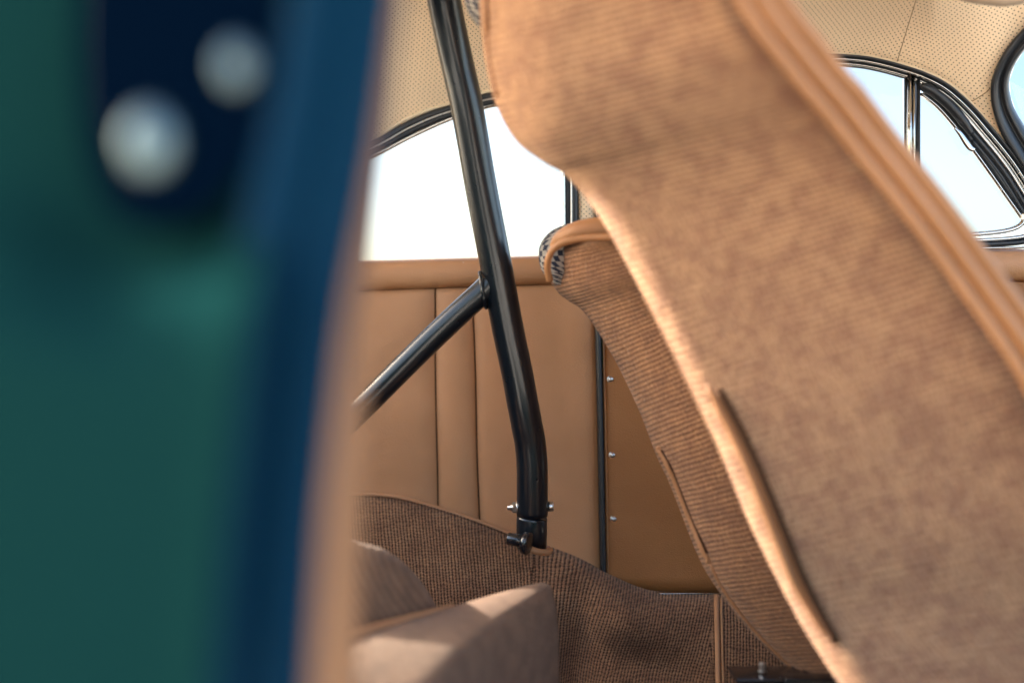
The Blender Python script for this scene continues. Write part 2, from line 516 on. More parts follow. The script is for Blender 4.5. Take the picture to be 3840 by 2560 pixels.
lower_panel('panel_section', lambda y: 300, sA, 1)
lower_panel('panel_section', sA, sB, 1)
lower_panel('panel_section', sB, sC, 1)
for f, y0, y1 in ((sA, 1080, 1960), (sB, 1074, 1990)):
    sweep('seam', [P(f(y), y, dw(f(y)) - .0035) for y in range(y0, y1, 30)], .0012, .0012, M['seam'], sp, n=6)
sweep('seam', [P(x, seamy(x), dw(x) - .0042) for x in range(300, 2240, 40)], .0013, .0016, M['seam'], sp, n=6)
for x, y in ((1465, 995), (1738, 985)):       # two tiny pins on the window sill edge
    lathe('pin', P(x, y, dw(x) - .013), (0, -1, 0), [(0, .0012), (.0015, .001), (.002, .0003)], M['steel'], sp, n=10)

# ---- far door: panel, seal, snaps, window frame, vent window -------------
door = thing('door', '', '', (.4, 1.36, .5)); del door['label'], door['category']
door.parent = car; door.matrix_parent_inverse = car.matrix_basis.inverted()
r = []
for ty in [i / 20 for i in range(21)]:
    rr_ = []
    for x in [2262, 2266, 2274, 2286] + list(range(2310, 4400, 60)):
        yb = 2226; yt = 948 if x > 2400 else 960
        e = 1 - math.exp(-(x - 2262) / 8.0)
        rr_.append(P(x, yt + (yb - yt) * ty, dw(x) - .001 - .008 * e))
    r.append(rr_)
grid_mesh('door_card', r, M['door_leather'], door, thick=.002)
# upper door roll in tan
r = []
for t, off in [(0, .006), (.1, .016), (.3, .024), (.6, .026), (.85, .020), (1, .008)]:
    r.append([P(x, 936 + (1058 - 936) * t, dw(x) - off) for x in range(2262, 4400, 60)])
grid_mesh('door_cap', r, M['panel_leather'], door, thick=.002)
sweep('seal', [P(x, y, dw(x) - .006) for x, y in cr([(2238, 960), (2243, 1250), (2252, 1600), (2258, 1900), (2264, 2180)], 6)], px_m(12), .009, M['rubber'], door)
sweep('edge_trim', [P(x, y, dw(x) - .009) for x, y in cr([(2257, 960), (2262, 1250), (2270, 1600), (2276, 1900), (2281, 2180)], 6)], px_m(3.2), .003, M['trim_leather'], door, n=8)
snap0 = None
for x, y in ((2290, 1421), (2297, 1705), (2302, 1944)):
    c = P(x, y, dw(x) - .008)
    if snap0 is None:
        a = lathe('snap', c, (0, -1, 0), [(0, .0054), (.0008, .0054), (.0014, .0046), (.0012, .0038), (.0028, .0034), (.0042, .0021), (.0047, .0004)], M['steel'], door)
        snap0 = (a, c)
    else:
        a = snap0[0].copy(); COL.objects.link(a)
        a.location = snap0[0].location + (c - snap0[1])
sweep('sill_strip', [P(x, 2222, dw(x) - .020) for x in range(2400, 3300, 60)], px_m(2.4), .004, M['chrome'], door, n=8)

wf = thing('window_frame', '', '', (.4, 1.36, 1)); del wf['label'], wf['category']
wf.parent = door; wf.matrix_parent_inverse = door.matrix_basis.inverted() @ car.matrix_basis.inverted() if False else (door.matrix_world if False else door.matrix_basis).inverted()
def fix(o, p):                                 # parents are plain translations: keep the child where it is built
    off = Vector((0, 0, 0)); q = p
    o.parent = p
    o.matrix_parent_inverse.identity()
    bpy.context.view_layer.update()
    o.matrix_parent_inverse = p.matrix_world.inverted()
bpy.context.view_layer.update()
for o in list(car.children_recursive):
    o.matrix_parent_inverse.identity()
for o in [car] + list(car.children) + [c for a in car.children for c in a.children]:
    bpy.context.view_layer.update()
    for c in o.children:
        c.matrix_parent_inverse = o.matrix_world.inverted()
bpy.context.view_layer.update()
def offc(pts, d):                              # shift a pixel polyline sideways (towards the glass for d>0)
    out = []
    for i, (x, y) in enumerate(pts):
        a = pts[max(0, i - 1)]; b = pts[min(len(pts) - 1, i + 1)]
        tx, ty = b[0] - a[0], b[1] - a[1]; L = math.hypot(tx, ty)
        out.append((x - ty / L * d, y + tx / L * d))
    return out
def addc(o, p):
    o.parent = p; bpy.context.view_layer.update(); o.matrix_parent_inverse = p.matrix_world.inverted(); return o
left_leg = [(2238, 985), (2236, 700)]
dcurve = smoothtab(left_leg + d_out, 6)
def band(name, off, wpx, dep, m, par, proud, n=12, lo=-1e9, hi=1e9):
    pts = [(x, y) for x, y in offc(dcurve, off) if lo <= x <= hi]
    return addc(sweep(name, [P(x, y, dw(x) - proud) for x, y in pts], px_m(wpx), dep, m, None, n=n), par)
band('frame', 8, 8, .008, M['rubber'], wf, .008)
band('frame', 18, 3.5, .003, M['chrome'], wf, .012, n=8)
band('frame', 25, 7, .007, M['rubber'], wf, .004)
band('frame', 36, 4, .0035, M['chrome'], wf, .005)
band('frame', 43, 3, .003, M['rubber'], wf, .002, n=8, hi=3520)
band('frame', 52, 6, .006, M['chrome'], wf, .004, lo=3470)
band('frame', 70, 11, .007, M['rubber'], wf, .003, lo=3560)
band('frame', 88, 10, .006, M['rubber'], wf, .001, lo=3640)
# divider posts
addc(sweep('post', [P(3396, y, dw(3396) - .002) for y in (280, 500, 1000)], px_m(5), .004, M['rubber'], None), wf)
addc(sweep('post', [P(3409, y, dw(3409) - .007) for y in (262, 500, 1000)], px_m(8), .006, M['chrome'], None), wf)
addc(sweep('post', [P(3424, y, dw(3424) - .006) for y in (270, 500, 1000)], px_m(7), .005, M['chrome'], None), wf)
addc(sweep('post', [P(3440, y, dw(3440) - .004) for y in (300, 500, 1000)], px_m(8), .007, M['rubber'], None), wf)
gl = [(x, y) for x, y in offc(dcurve, 40) if x < 3396]
vs = [P(x, y, dw(x) + .003) for x, y in gl] + [P(3396, 990, dw(3396) + .003)]
addc(mesh('pane', vs, [tuple(range(len(vs)))], M['side_glass'], None, smooth=False), wf)
vent = D.objects.new('vent_window', None); COL.objects.link(vent); vent.location = P(3600, 700, 1.29); addc(vent, door)
# rubber wedge along the slanted edge, thick at its top
wedge = cr([(3452, 322), (3500, 345), (3560, 395), (3612, 455), (3645, 505)], 6)
addc(sweep('seal', [P(x, y, dw(x) - .009) for x, y in wedge], px_m(17), .007, M['rubber'], None, radii=[.55 + .45 * math.sin(min(1, (i + 1) / 4) * 1.57) if i < 5 else 1 - .55 * max(0, i / len(wedge) - .75) / .25 for i in range(len(wedge))]), vent)
vh = cr([(3450, 352), (3516, 404), (3593, 492), (3650, 566), (3710, 648), (3771, 735), (3845, 838)], 6)
addc(sweep('frame', [P(x, y, dw(x) - .004) for x, y in vh], px_m(4.5), .004, M['chrome'], None, n=10), vent)
addc(sweep('seal', [P(x + 14, y - 9, dw(x) - .001) for x, y in vh], px_m(11), .006, M['rubber'], None, n=10), vent)
addc(sweep('frame', [P(x, y, dw(x) - .006) for x, y in cr([(3838, 800), (3834, 835), (3800, 858), (3730, 872), (3600, 882), (3440, 890)], 6)], px_m(9), .005, M['chrome'], None, n=12), vent)
addc(sweep('frame', [P(x, y, dw(x) - .010) for x, y in cr([(3900, 860), (3840, 886), (3740, 898), (3600, 903), (3400, 906), (2262, 910)], 6)], px_m(9), .006, M['chrome'], None, n=12), wf)
addc(sweep('seal', [P(x, y, dw(x) - .008) for x, y in cr([(3900, 884), (3840, 906), (3740, 915), (3600, 918), (3400, 920), (2262, 924)], 6)], px_m(10), .007, M['rubber'], None, n=12), wf)
addc(sweep('frame', [P(x, y, dw(x) - .014) for x, y in cr([(3930, 915), (3840, 926), (3740, 930), (3600, 932), (3400, 934), (2262, 938)], 6)], px_m(5), .004, M['chrome'], None, n=12), wf)
# latch clip on the slanted edge
lt = cr([(3578, 478), (3600, 500), (3622, 532), (3640, 556), (3656, 562)], 5)
addc(sweep('latch', [P(x, y, dw(x) - .010) for x, y in lt], px_m(12), .003, M['chrome'], None, n=10, radii=[.35 + .65 * math.sin(math.pi * min(1, (i + .5) / len(lt) * .9)) for i in range(len(lt))]), vent)
vp = vh[::3] + [(3834, 850), (3700, 874), (3448, 888)]
vs = [P(x, y, dw(x) + .002) for x, y in vp]
addc(mesh('pane', vs, [tuple(range(len(vs)))], M['side_glass'], None, smooth=False), vent)

# ---- windshield ------------------------------------------------
wsh = D.objects.new('windshield', None); COL.objects.link(wsh); wsh.location = P(3850, 400, 1.2); addc(wsh, car)
def wd(x, y):                                   # depth of the lining where the seal sits
    yl = low(min(x, 4000)); k = min(1, max(0, (yl - y) / (yl + 120)))
    return dw(x) - .004 - .13 * k ** 1.3 + .05 * k * min(1, max(0, (x - 3500)) / 300) - .006
wo, wi = cr(ws_out, 6), cr(ws_in, 7)
wo, wi = resamp(wo, 60), resamp(wi, 60)
prof = [(0, -.002), (.03, .006), (.1, .009), (.28, .010), (.42, .008), (.5, .004), (.56, .004), (.64, .009), (.8, .010), (.94, .006), (1, -.004)]
rws = []
for (s, off) in prof:
    rws.append([P(a[0] * (1 - s) + b_[0] * s, a[1] * (1 - s) + b_[1] * s, wd(a[0], a[1]) - off) for a, b_ in zip(wo, wi)])
addc(grid_mesh('seal', rws, M['rubber'], None), wsh)
wp = wi[::3] + [(4900, 1000), (4900, 0)]
vs = [P(x, y, wd(min(x, 4000), y) - .001) for x, y in wp]
addc(mesh('pane', vs, [tuple(range(len(vs)))], M['glass_tint'], None, smooth=False), wsh)

# ---- sun visor
rws = []
for t in [i / 10 for i in range(11)]:
    rws.append([P(x, -150 + (interp([(3480, -60), (3560, -22), (3660, 2), (3760, 13), (3830, 4), (3900, -30)], x) + 150) * (1 - (1 - t) ** 2.0 * 1.0), 1.10 - .012 * math.sin(t * math.pi)) for x in range(3480, 3901, 15)])
addc(grid_mesh('sun_visor', rws, M['visor'], None, thick=.008), car)

# ---- rear end, floor and outer skin: unseen parts, with sill and rear opening sized to shape the light
def quad(name, pts, m, par, thick=.01):
    o = mesh(name, pts, [(0, 1, 2, 3)], m, None, smooth=False)
    md = o.modifiers.new('thickness', 'SOLIDIFY'); md.thickness = thick; md.offset = 0
    return addc(o, par)
def Z(z): return CZ + z
quad('floor', [(-1.3, .46, Z(-.47)), (1.6, .46, Z(-.47)), (1.6, 1.40, Z(-.47)), (-1.3, 1.46, Z(-.47))], M['knit_carpet'], car)
quad('outer_side', [(-1.6, 1.52, Z(-.5)), (1.7, 1.40, Z(-.5)), (1.7, 1.38, Z(.09)), (-1.6, 1.50, Z(.10))], M['green_paint'], car)
quad('sill_panel', [(-.12, .44, Z(-.52)), (1.7, .44, Z(-.52)), (1.7, .46, Z(-.22)), (-.12, .46, Z(-.22))], M['green_paint'], car)
quad('dashboard', [(1.15, .46, Z(-.3)), (1.15, 1.36, Z(-.3)), (1.15, 1.36, Z(.08)), (1.15, .46, Z(.08))], M['green_paint'], car, .06)
quad('bulkhead', [(-.95, .46, Z(-.5)), (-.95, 1.46, Z(-.5)), (-1.05, 1.46, Z(.02)), (-1.05, .46, Z(.02))], M['knit_carpet'], car)
quad('near_side', [(-1.6, .44, Z(-.5)), (-.36, .44, Z(-.5)), (-.34, .44, Z(.12)), (-1.6, .44, Z(.12))], M['green_paint'], car)

rw_ = [(-.78, .50, Z(.47)), (-.78, 1.36, Z(.45)), (-1.06, 1.42, Z(.04)), (-1.06, .47, Z(.04))]
rwin = addc(mesh('rear_window', rw_, [(0, 1, 2, 3)], M['glass'], None, smooth=False), car)
addc(sweep('seal', rw_, .012, .012, M['rubber'], None, closed=True), rwin)
# ---- carpet over the wheel arch and floor edge
top = [(200, 1880), (700, 1858), (1150, 1852), (1350, 1850), (1430, 1853), (1520, 1866), (1650, 1903), (1780, 1946), (1880, 1984), (1930, 2004), (2090, 2062), (2180, 2100), (2260, 2145), (2350, 2187), (2400, 2206), (2470, 2221), (2680, 2226), (3400, 2232)]
topS = smoothtab(top, 6)
def carpet_pt(x, f):
    yt = interp(topS, x); y = yt + (2950 - yt) * f
    k = 1 - math.exp(-f / .035)
    d = dw(x) - .012 - .028 * k - .20 * f
    g = lambda cx, cy, sx, sy, a=0: math.exp(-(((x - cx) + (y - cy) * a) / sx) ** 2 - ((y - cy) / sy) ** 2)
    if 1900 < x:
        d += .030 * g(2150, 2500, 75, 260, .12)              # hollow beside the box
        d -= .030 * g(2330, 2330, 170, 130, -.9)             # fold that runs down to the right
        d += .016 * g(2480, 2500, 160, 90, -1.2)
        d += .006 * g(2050, 2130, 60, 60)
    d += .004 * noise.noise(Vector((x / 180, y / 150, 3)))
    return P(x, y, d)
crows = []
fx = list(range(300, 1150, 40)) + list(range(1150, 3400, 12))
# rows are the stitch chains: they run down the picture, so v goes along x
for x in fx:
    crows.append([carpet_pt(x, f) for f in [0, .002, .006, .012, .02] + [i / 60 for i in range(2, 61)]])
uvr = []
for i, r_ in enumerate(crows):
    uvr.append([(abs(p.z), fx[i] * 1.33 / FPX + (.10 * max(0, (p.z - Z(-.36))) if fx[i] < 2000 else -.35 * (p.z - Z(-.36)) * min(1, (fx[i] - 2000) / 250) if fx[i] < 2672 else 0)) for p in r_])
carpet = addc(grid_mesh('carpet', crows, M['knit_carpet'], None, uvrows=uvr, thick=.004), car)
bind = [(x, y) for x, y in topS if 1150 <= x <= 1940]
addc(sweep('binding', [P(x, y + 2, dw(x) - .019) for x, y in bind], px_m(7.5), .004, M['binding'], None, n=12), carpet)
addc(sweep('stitching', [P(x, y + 11, dw(x) - .0285) for x, y in bind], px_m(1.2), .001, M['seam'], None, n=6), carpet)
addc(sweep('binding', [carpet_pt(x, f) + Vector((0, -.003, 0)) for x, f in [(2683 + f_ * 20, f_) for f_ in [0, .004, .01] + [i / 30 for i in range(1, 25)]]], px_m(9), .004, M['binding'], None, n=12), carpet)
addc(sweep('binding', [carpet_pt(x, f) + Vector((0, -.002, 0)) for x, f in [(2701 + f_ * 20, f_) for f_ in [0, .004, .01] + [i / 30 for i in range(1, 25)]]], px_m(4.5), .003, M['binding'], None, n=12), carpet)

# ---- carpeted box behind the seats (near) : top face lit, front face in shade
# outline stations from the far right corner to the near left
bk = [(2062, 2196, 1.13), (2030, 2184, 1.14), (1960, 2196, 1.12), (1850, 2225, 1.08), (1700, 2268, 1.03), (1500, 2328, .95), (1320, 2385, .89), (1100, 2450, .83)]
rg = [(2070, 2225, 1.115), (2044, 2222, 1.10), (1975, 2262, 1.05), (1880, 2318, .99), (1790, 2385, .93), (1690, 2480, .86), (1600, 2580, .81), (1490, 2700, .77)]
rowsb = []
for (bx, by, bd), (rx, ry, rd_) in zip(cr(bk, 5), cr(rg, 5)):
    B, G = P(bx, by, bd), P(rx, ry, rd_)
    dn = Vector((.018, -.012, -1))
    sec = [B + Vector((.0, .02, -.30)), B + Vector((0, .016, -.03)), B + Vector((0, .010, -.004)), B * .94 + G * .06 + Vector((0, 0, .001))]
    for t in (.3, .55, .8, .92):
        sec.append(B * (1 - t) + G * t + Vector((0, 0, .004 * math.sin(t * 3.14))))
    sec += [G + Vector((.002, -.003, -.004)), G + Vector((.004, -.007, -.012))]
    for t in (.03, .06, .1, .15, .2, .3, .42): sec.append(G + Vector((.006, -.009, -.008)) + dn * t)
    rowsb.append(sec)
cap = rowsb[0]
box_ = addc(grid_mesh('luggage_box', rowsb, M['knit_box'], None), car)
fs_ = [tuple(range(len(cap)))]
addc(mesh('end_panel', [p + Vector((.0005, 0, 0)) for p in cap], fs_, M['knit_box'], None, smooth=False), box_)
bb = [P(x, y - 2, d_) for x, y, d_ in cr([(1100, 2444, .828), (1320, 2384, .888), (1500, 2328, .948), (1700, 2268, 1.028)], 8)]
addc(sweep('binding', bb, .0048, .003, M['binding'], None, n=10, radii=[1 - .75 * max(0, i / len(bb) - .5) * 2 for i in range(len(bb))]), box_)

# ---- rounded knit bolster behind the pillar
arc = [(1100, 2000, .99), (1250, 2015, 1.0), (1350, 2040, 1.01), (1440, 2072, 1.02), (1520, 2130, 1.03), (1580, 2205, 1.04), (1625, 2280, 1.05), (1650, 2340, 1.06)]
rowsl = []
for i, (x, y, d_) in enumerate(cr(arc, 6)):
    p = P(x, y, d_)
    c = P(1290, 2420, .955)
    sec = []
    back = p + Vector((.0, .10, -.06))
    sec += [back, p + Vector((0, .05, -.012)), p + Vector((0, .02, -.002))]
    for t in (0, .01, .03, .06, .1, .16, .24, .34, .46, .6, .75, .9, 1.0):
        q = p.lerp(c, t); q.y = p.y + (c.y - p.y) * t - .062 * math.sqrt(1 - (1 - t) ** 2)
        sec.append(q)
    rowsl.append(sec)
uvl = [[(q.z * .8 - q.x * .5 + q.y * .3, q.x * .85 + q.z * .5) for q in r_] for r_ in rowsl]
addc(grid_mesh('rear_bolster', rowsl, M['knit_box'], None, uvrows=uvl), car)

# ---- door pillar in front of the lens (left): painted post, seals, leather edge
post = D.objects.new('door_pillar', None); COL.objects.link(post); post.location = P(800, 1400, .42); addc(post, car)
def jx(tab, y): return interp(tab, y)
tan_r = [(-300, 1500), (0, 1478), (400, 1440), (700, 1405), (1000, 1372), (1280, 1352), (1900, 1338), (2560, 1320), (2900, 1310)]
blu_r = [(-300, 1470), (0, 1450), (400, 1405), (700, 1360), (1000, 1305), (1280, 1262), (1900, 1192), (2560, 1150), (2900, 1135)]
blu_l = [(-300, 1190), (0, 1150), (400, 1080), (700, 1000), (1000, 915), (1280, 860), (1900, 790), (2560, 730), (2900, 700)]
ys = list(range(-3600, -300, 300)) + list(range(-300, 2901, 80))
DP = .35
# leather edge roll
rws = []
for y in ys:
    a, b_ = jx(blu_r, y), jx(tan_r, y)
    a -= 40
    rws.append([P(b_ + 6, y, DP + .17), P(b_ + 2, y, DP + .12), P(b_, y, DP + .075), P(b_ * .97 + a * .03, y, DP + .055), P(b_ * .85 + a * .15, y, DP + .035), P(b_ * .6 + a * .4, y, DP + .02), P(b_ * .3 + a * .7, y, DP + .012), P(a, y, DP + .012)])
addc(grid_mesh('leather_edge', rws, M['pillar_leather'], None, thick=.003), post)
def lerpx(t): return [P(jx(blu_l, y) * (1 - t) + jx(blu_r, y) * t, y, DP - .004) for y in ys]
addc(sweep('seal', lerpx(.80), .0093, .011, M['seal_rubber'], None), post)
addc(sweep('seal', lerpx(.50), .009, .006, M['seal_rubber'], None), post)
addc(sweep('seal', lerpx(.20), .0112, .012, M['seal_rubber'], None), post)
# painted post: a height field with a ledge and a recess
rws = []
for y in list(range(-3600, -300, 300)) + list(range(-300, 2901, 40)):
    r_ = []
    for s in [i / 36 for i in range(37)]:
        xl = -420; xr = jx(blu_l, y) + 60
        x = xl + (xr - xl) * s
        ledge = 930 + 120 * math.exp(-((x - 430) / 330.0) ** 2) - 60 * max(0, (x - 500)) / 400
        t = (y - ledge) / 230.0
        step = 1 / (1 + math.exp(-t * 2.2))         # 0 above the ledge, 1 below
        d_ = DP + .040 - .078 * step
        d_ += .03 * (1 / (1 + math.exp((x + 260) / 14.0)))   # the outer corner turns away
        d_ -= .016 * (1 / (1 + math.exp(-(x - (xr - 120)) / 25.0))) * (1 - .6 * step)
        r_.append(P(x, y, d_))
    rws.append(r_)
addc(grid_mesh('painted_post', rws, M['green_paint'], None), post)
# latch striker: dark plate with two bright bolts
pl = []
outline = cr([(330, -320), (300, 0), (300, 300), (340, 600), (440, 800), (620, 850), (800, 780), (950, 600), (1040, 300), (1060, 0), (1060, -320)], 5)
c0 = P(650, 250, DP - .010)
v1 = [P(x, y, DP - .008) for x, y in outline]; v2 = [P(x, y, DP + .02) for x, y in outline]; n_ = len(v1)
fs = [tuple(range(n_))] + [(i, (i + 1) % n_, n_ + (i + 1) % n_, n_ + i) for i in range(n_)]
plate = addc(mesh('striker_plate', v1 + v2, fs, M['dark_plate'], None, smooth=False), post)
addc(sweep('latch_body', [P(640, -300, DP + .01), P(700, 0, DP + .008), P(760, 180, DP + .006), P(900, 460, DP + .004), P(960, 640, DP + .008)], .013, .008, M['seal_rubber'], None), plate)
for (x, y, r_) in ((570, 540, .0096), (890, 250, .0064)):
    bo = addc(lathe('bolt', P(x, y, DP - .008), (0, -1, 0), [(0, r_)] + [(r_ * .8 * math.sin(q_), r_ * math.cos(q_)) for q_ in (.15, .35, .55, .75, .95, 1.15, 1.35, 1.5)], M['bolt_zinc'], None), plate)
    cc = P(x, y, DP - .008)
    for v_ in bo.data.vertices: v_.co.z = cc.z + (v_.co.z - cc.z) * 1.35

# ================================================================== ROLL BAR
bar = thing('roll_bar', 'black tubular roll bar with welded diagonal brace, standing by the leather side panel', 'roll bar', P(1995, 2060, 1.25))
main = cr([(1620, -250, 1.11), (1665, 0, 1.155), (1706, 200, 1.175), (1750, 396, 1.185), (1803, 700, 1.20), (1863, 1010, 1.21), (1906, 1240, 1.22), (1938, 1391, 1.226), (1958, 1500, 1.23), (1975, 1590, 1.235), (1988, 1660, 1.24), (1995, 1740, 1.243), (1996, 1830, 1.246), (1996, 1930, 1.25)], 6)
RB = .0196
addc(sweep('tube', [P(*p) for p in main], RB, RB, M['black_paint'], None, n=40), bar)
base = addc(sweep('base_sleeve', [P(1995, 1937, 1.25), P(1994, 1942, 1.25), P(1994, 2000, 1.252), P(1993, 2048, 1.255)], RB * .985, RB * .985, M['black_paint'], None, n=40, radii=[.97, 1, 1, 1]), bar)
br = cr([(1868, 1038, 1.212), (1842, 1062, 1.212), (1805, 1099, 1.213), (1740, 1157, 1.216), (1630, 1260, 1.222), (1500, 1388, 1.23), (1370, 1518, 1.238), (1150, 1735, 1.25), (700, 2180, 1.27)], 6)
brace = addc(sweep('brace', [P(*p) for p in br], .0152, .0152, M['black_paint'], None, n=32), bar)
# weld bead: a ragged ring around the joint
ring = []
for i in range(72):
    a = 2 * math.pi * i / 72
    q = P(1822, 1088, 1.209)
    ring.append(q + Vector((-.17, 0, .985)) * math.cos(a) * (.0215 + .0005 * math.sin(a * 23)) + Vector((.25, 1, 0)) * math.sin(a) * .0152 - Vector((.004, 0, 0)) * (1 - abs(math.sin(a))))
addc(sweep('weld', ring, .0019, .0019, M['black_paint'], None, n=8, closed=True, radii=[1 + .16 * math.sin(i * 1.1) for i in range(72)]), bar)
bl = addc(lathe('nut', P(1938, 1902, 1.25), (-1, -.05, 0), [(0, .0072), (.0052, .0072), (.0056, .0060)], M['steel'], None, hexa=True), bar)
addc(lathe('washer', P(1940, 1902, 1.25), (-1, -.05, 0), [(0, .0078), (.0014, .0078)], M['steel'], None), bar)
addc(lathe('bolt', P(1925, 1902, 1.25), (-1, -.05, 0), [(0, .0050), (.002, .0050), (.0026, .0040), (.0026, .0034), (.0065, .0034), (.0075, .0026)], M['steel'], None), bar)
addc(lathe('bolt', P(2052, 1898, 1.25), (1, 0, 0), [(0, .0062), (.0062, .0062), (.0080, .0054), (.0082, .0030)], M['steel'], None), bar)

knob = thing('clamp_knob', 'small black plastic knob with a flared flange lying against the foot of the roll bar', 'knob', P(1950, 2030, 1.21))
ax = Vector((1, -.25, -.12))
addc(lathe('grip', P(1904, 2018, 1.218), ax, [(0, .0070), (.001, .0078), (.021, .0075), (.024, .006), (.026, .006)], M['black_plastic'], None), knob)
addc(lathe('flange', P(1962, 2032, 1.213), Vector((1, -.45, -.16)), [(0, .010), (.0015, .0138), (.0075, .0142), (.0085, .0125), (.0085, .004)], M['black_plastic'], None), knob)
gr = [P(x, y, d_) for x, y, d_ in cr([(1968, 2036, 1.233), (1990, 2058, 1.229), (2020, 2068, 1.232), (2052, 2070, 1.24), (2064, 2062, 1.252)], 5)]
addc(sweep('grommet', gr, .0042, .004, M['binding'], None, n=10), base)

# ================================================================== SEATS
def seat_loft(name, secs, m, parent, nsub=7, ss=None):
    """secs: (Lx,Ly,dL,Rx,Ry,dR,w,e,bulge)"""
    secs = cr(secs, nsub)
    ss = [0, .004, .012, .025, .045, .07, .1, .14, .19, .25, .32, .4, .5, .6, .7, .8, .9, 1.0]
    rows = []
    for (lx, ly, dl, rx, ry, dr, w_, e, bg) in secs:
        r = [P(lx + (rx - lx) * .55, ly + (ry - ly) * .55, max(dl, dr) + .075), P(lx + (rx - lx) * .2, ly + (ry - ly) * .2, dl + e + .05), P(lx + (rx - lx) * .05, ly + (ry - ly) * .05, dl + e + .03), P(lx + (rx - lx) * .008, ly + (ry - ly) * .008, dl + e + .008)]
        for s in ss:
            d_ = dl + (dr - dl) * s - bg * math.sin(math.pi * s)
            if s < w_: d_ += e * (1 - math.sqrt(max(0, 1 - (1 - s / w_) ** 2)))
            r.append(P(lx + (rx - lx) * s, ly + (ry - ly) * s, d_))
        r.append(P(rx + (rx - lx) * .004, ry + (ry - ly) * .004, dr + .02))
        r.append(P(rx - (rx - lx) * .1, ry - (ry - ly) * .1, dr + .07))
        rows.append(r)
    return rows, grid_mesh(name, rows, m, parent, closed_s=True)

# ---- near seat
ns = thing('bucket_seat', 'large bucket seat in pale tan knit cloth with wide leather piping, beside the open door', 'car seat', P(3000, 2300, .85), 'knit covered bucket seats')
near = [
 (1800, -330, .885, 2300, -620, .745, .50, .10, .000),
 (1790, -140, .885, 2500, -420, .745, .42, .10, .000),
 (1800, 60, .89, 2660, -200, .745, .36, .10, .000),
 (1822, 246, .90, 2780, -30, .75, .30, .10, .000),
 (1862, 400, .91, 2880, 120, .755, .24, .09, .001),
 (1935, 530, .92, 2970, 235, .765, .18, .07, .002),
 (2040, 612, .93, 3050, 335, .775, .14, .045, .003),
 (2130, 668, .94, 3120, 415, .785, .12, .034, .004),
 (2255, 825, .95, 3230, 555, .80, .10, .026, .004),
 (2408, 1106, .955, 3420, 790, .815, .09, .024, .004),
 (2561, 1412, .955, 3620, 1060, .83, .09, .024, .004),
 (2701, 1706, .95, 3830, 1360, .84, .09, .024, .004),
 (2801, 1943, .945, 3960, 1620, .85, .09, .024, .003),
 (2904, 2153, .94, 4090, 1870, .85, .09, .024, .003),
 (3012, 2351, .93, 4220, 2120, .85, .09, .022, .002),
 (3146, 2560, .91, 4330, 2400, .85, .09, .022, .002),
 (3300, 2780, .89, 4420, 2700, .84, .09, .022, .002)]
near = [r[:3] + (r[3] - 26, r[4] + 20) + r[5:] for r in near]
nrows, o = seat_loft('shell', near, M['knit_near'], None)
addc(o, ns)
# two leather welts along the right-hand edge
edge = [r[4 + 17] for r in nrows]
out_px = cr([(r[3] , r[4], r[5] - .035) for r in near], 7)
outer = []
inner = [P(x + 10, y - 8, d_ - .003) for x, y, d_ in out_px]
groove = [P(x + 32, y - 25, d_ + .010) for x, y, d_ in out_px]
outerw = [P(x + 60, y - 47, d_ + .006) for x, y, d_ in out_px]
lip = [P(x + 62, y - 48, d_ + .055) for x, y, d_ in out_px]
addc(sweep('inner_piping', inner, .0044, .0045, M['trim_leather'], None), ns)
addc(sweep('side_band', groove, .005, .004, M['welt_leather'], None), ns)
addc(sweep('outer_piping', outerw, .0058, .008, M['trim_leather'], None), ns)
addc(sweep('front_cushion', lip, .012, .04, M['trim_leather'], None), ns)
# pocket slit with a leather welt
def on_seat(rows, ti, s, lift=0.0):
    i = max(0, min(len(rows) - 1.001, ti)); i0 = int(i); f = i - i0
    ss = [0, .004, .012, .025, .045, .07, .1, .14, .19, .25, .32, .4, .5, .6, .7, .8, .9, 1.0]
    k = max(j for j in range(len(ss) - 1) if ss[j] <= s); g_ = (s - ss[k]) / (ss[k + 1] - ss[k])
    a = rows[i0][4 + k].lerp(rows[i0][5 + k], g_); b_ = rows[i0 + 1][4 + k].lerp(rows[i0 + 1][5 + k], g_)
    p = a.lerp(b_, f)
    return p + (Vector((0, 0, CZ)) - p).normalized() * lift
def find(rows, px, py):
    best = None
    for i in range(0, (len(rows) - 1) * 4):
        for s in range(0, 50):
            p = on_seat(rows, i / 4, s / 50)
            x = 1920 + p.x / p.y * FPX; y = 1280 - (p.z - CZ) / p.y * FPX
            e = (x - px) ** 2 + (y - py) ** 2
            if best is None or e < best[0]: best = (e, i / 4, s / 50)
    return best[1], best[2]
def seat_line(rows, pxs, n, lift):
    out = []
    for (x, y) in cr(pxs, n):
        t, s = find(rows, x, y); p = on_seat(rows, t, s)
        d_ = p.y - lift
        out.append(P(x, y, d_))
    for _ in range(3):
        out = [out[0]] + [Vector((b_.x, (a.y + 2 * b_.y + c.y) / 4, b_.z)) for a, b_, c in zip(out, out[1:], out[2:])] + [out[-1]]
    return out
slit = [(2650, 1440), (2722, 1570), (2805, 1745), (2888, 1950), (2965, 2140), (3032, 2275), (3098, 2390)]
pk = addc(sweep('pocket_welt', seat_line(nrows, slit, 4, .0012), .0048, .003, M['trim_leather'], None, radii=[max(.2, min(1, .25 + i / 4, .2 + (24 - i) / 8)) for i in range(25)]), ns)
slit2 = [(x + 42, y + 20) for x, y in slit]
addc(sweep('pocket_opening', seat_line(nrows, slit2, 4, .0026), .0042, .003, M['seam'], None, radii=None), pk)
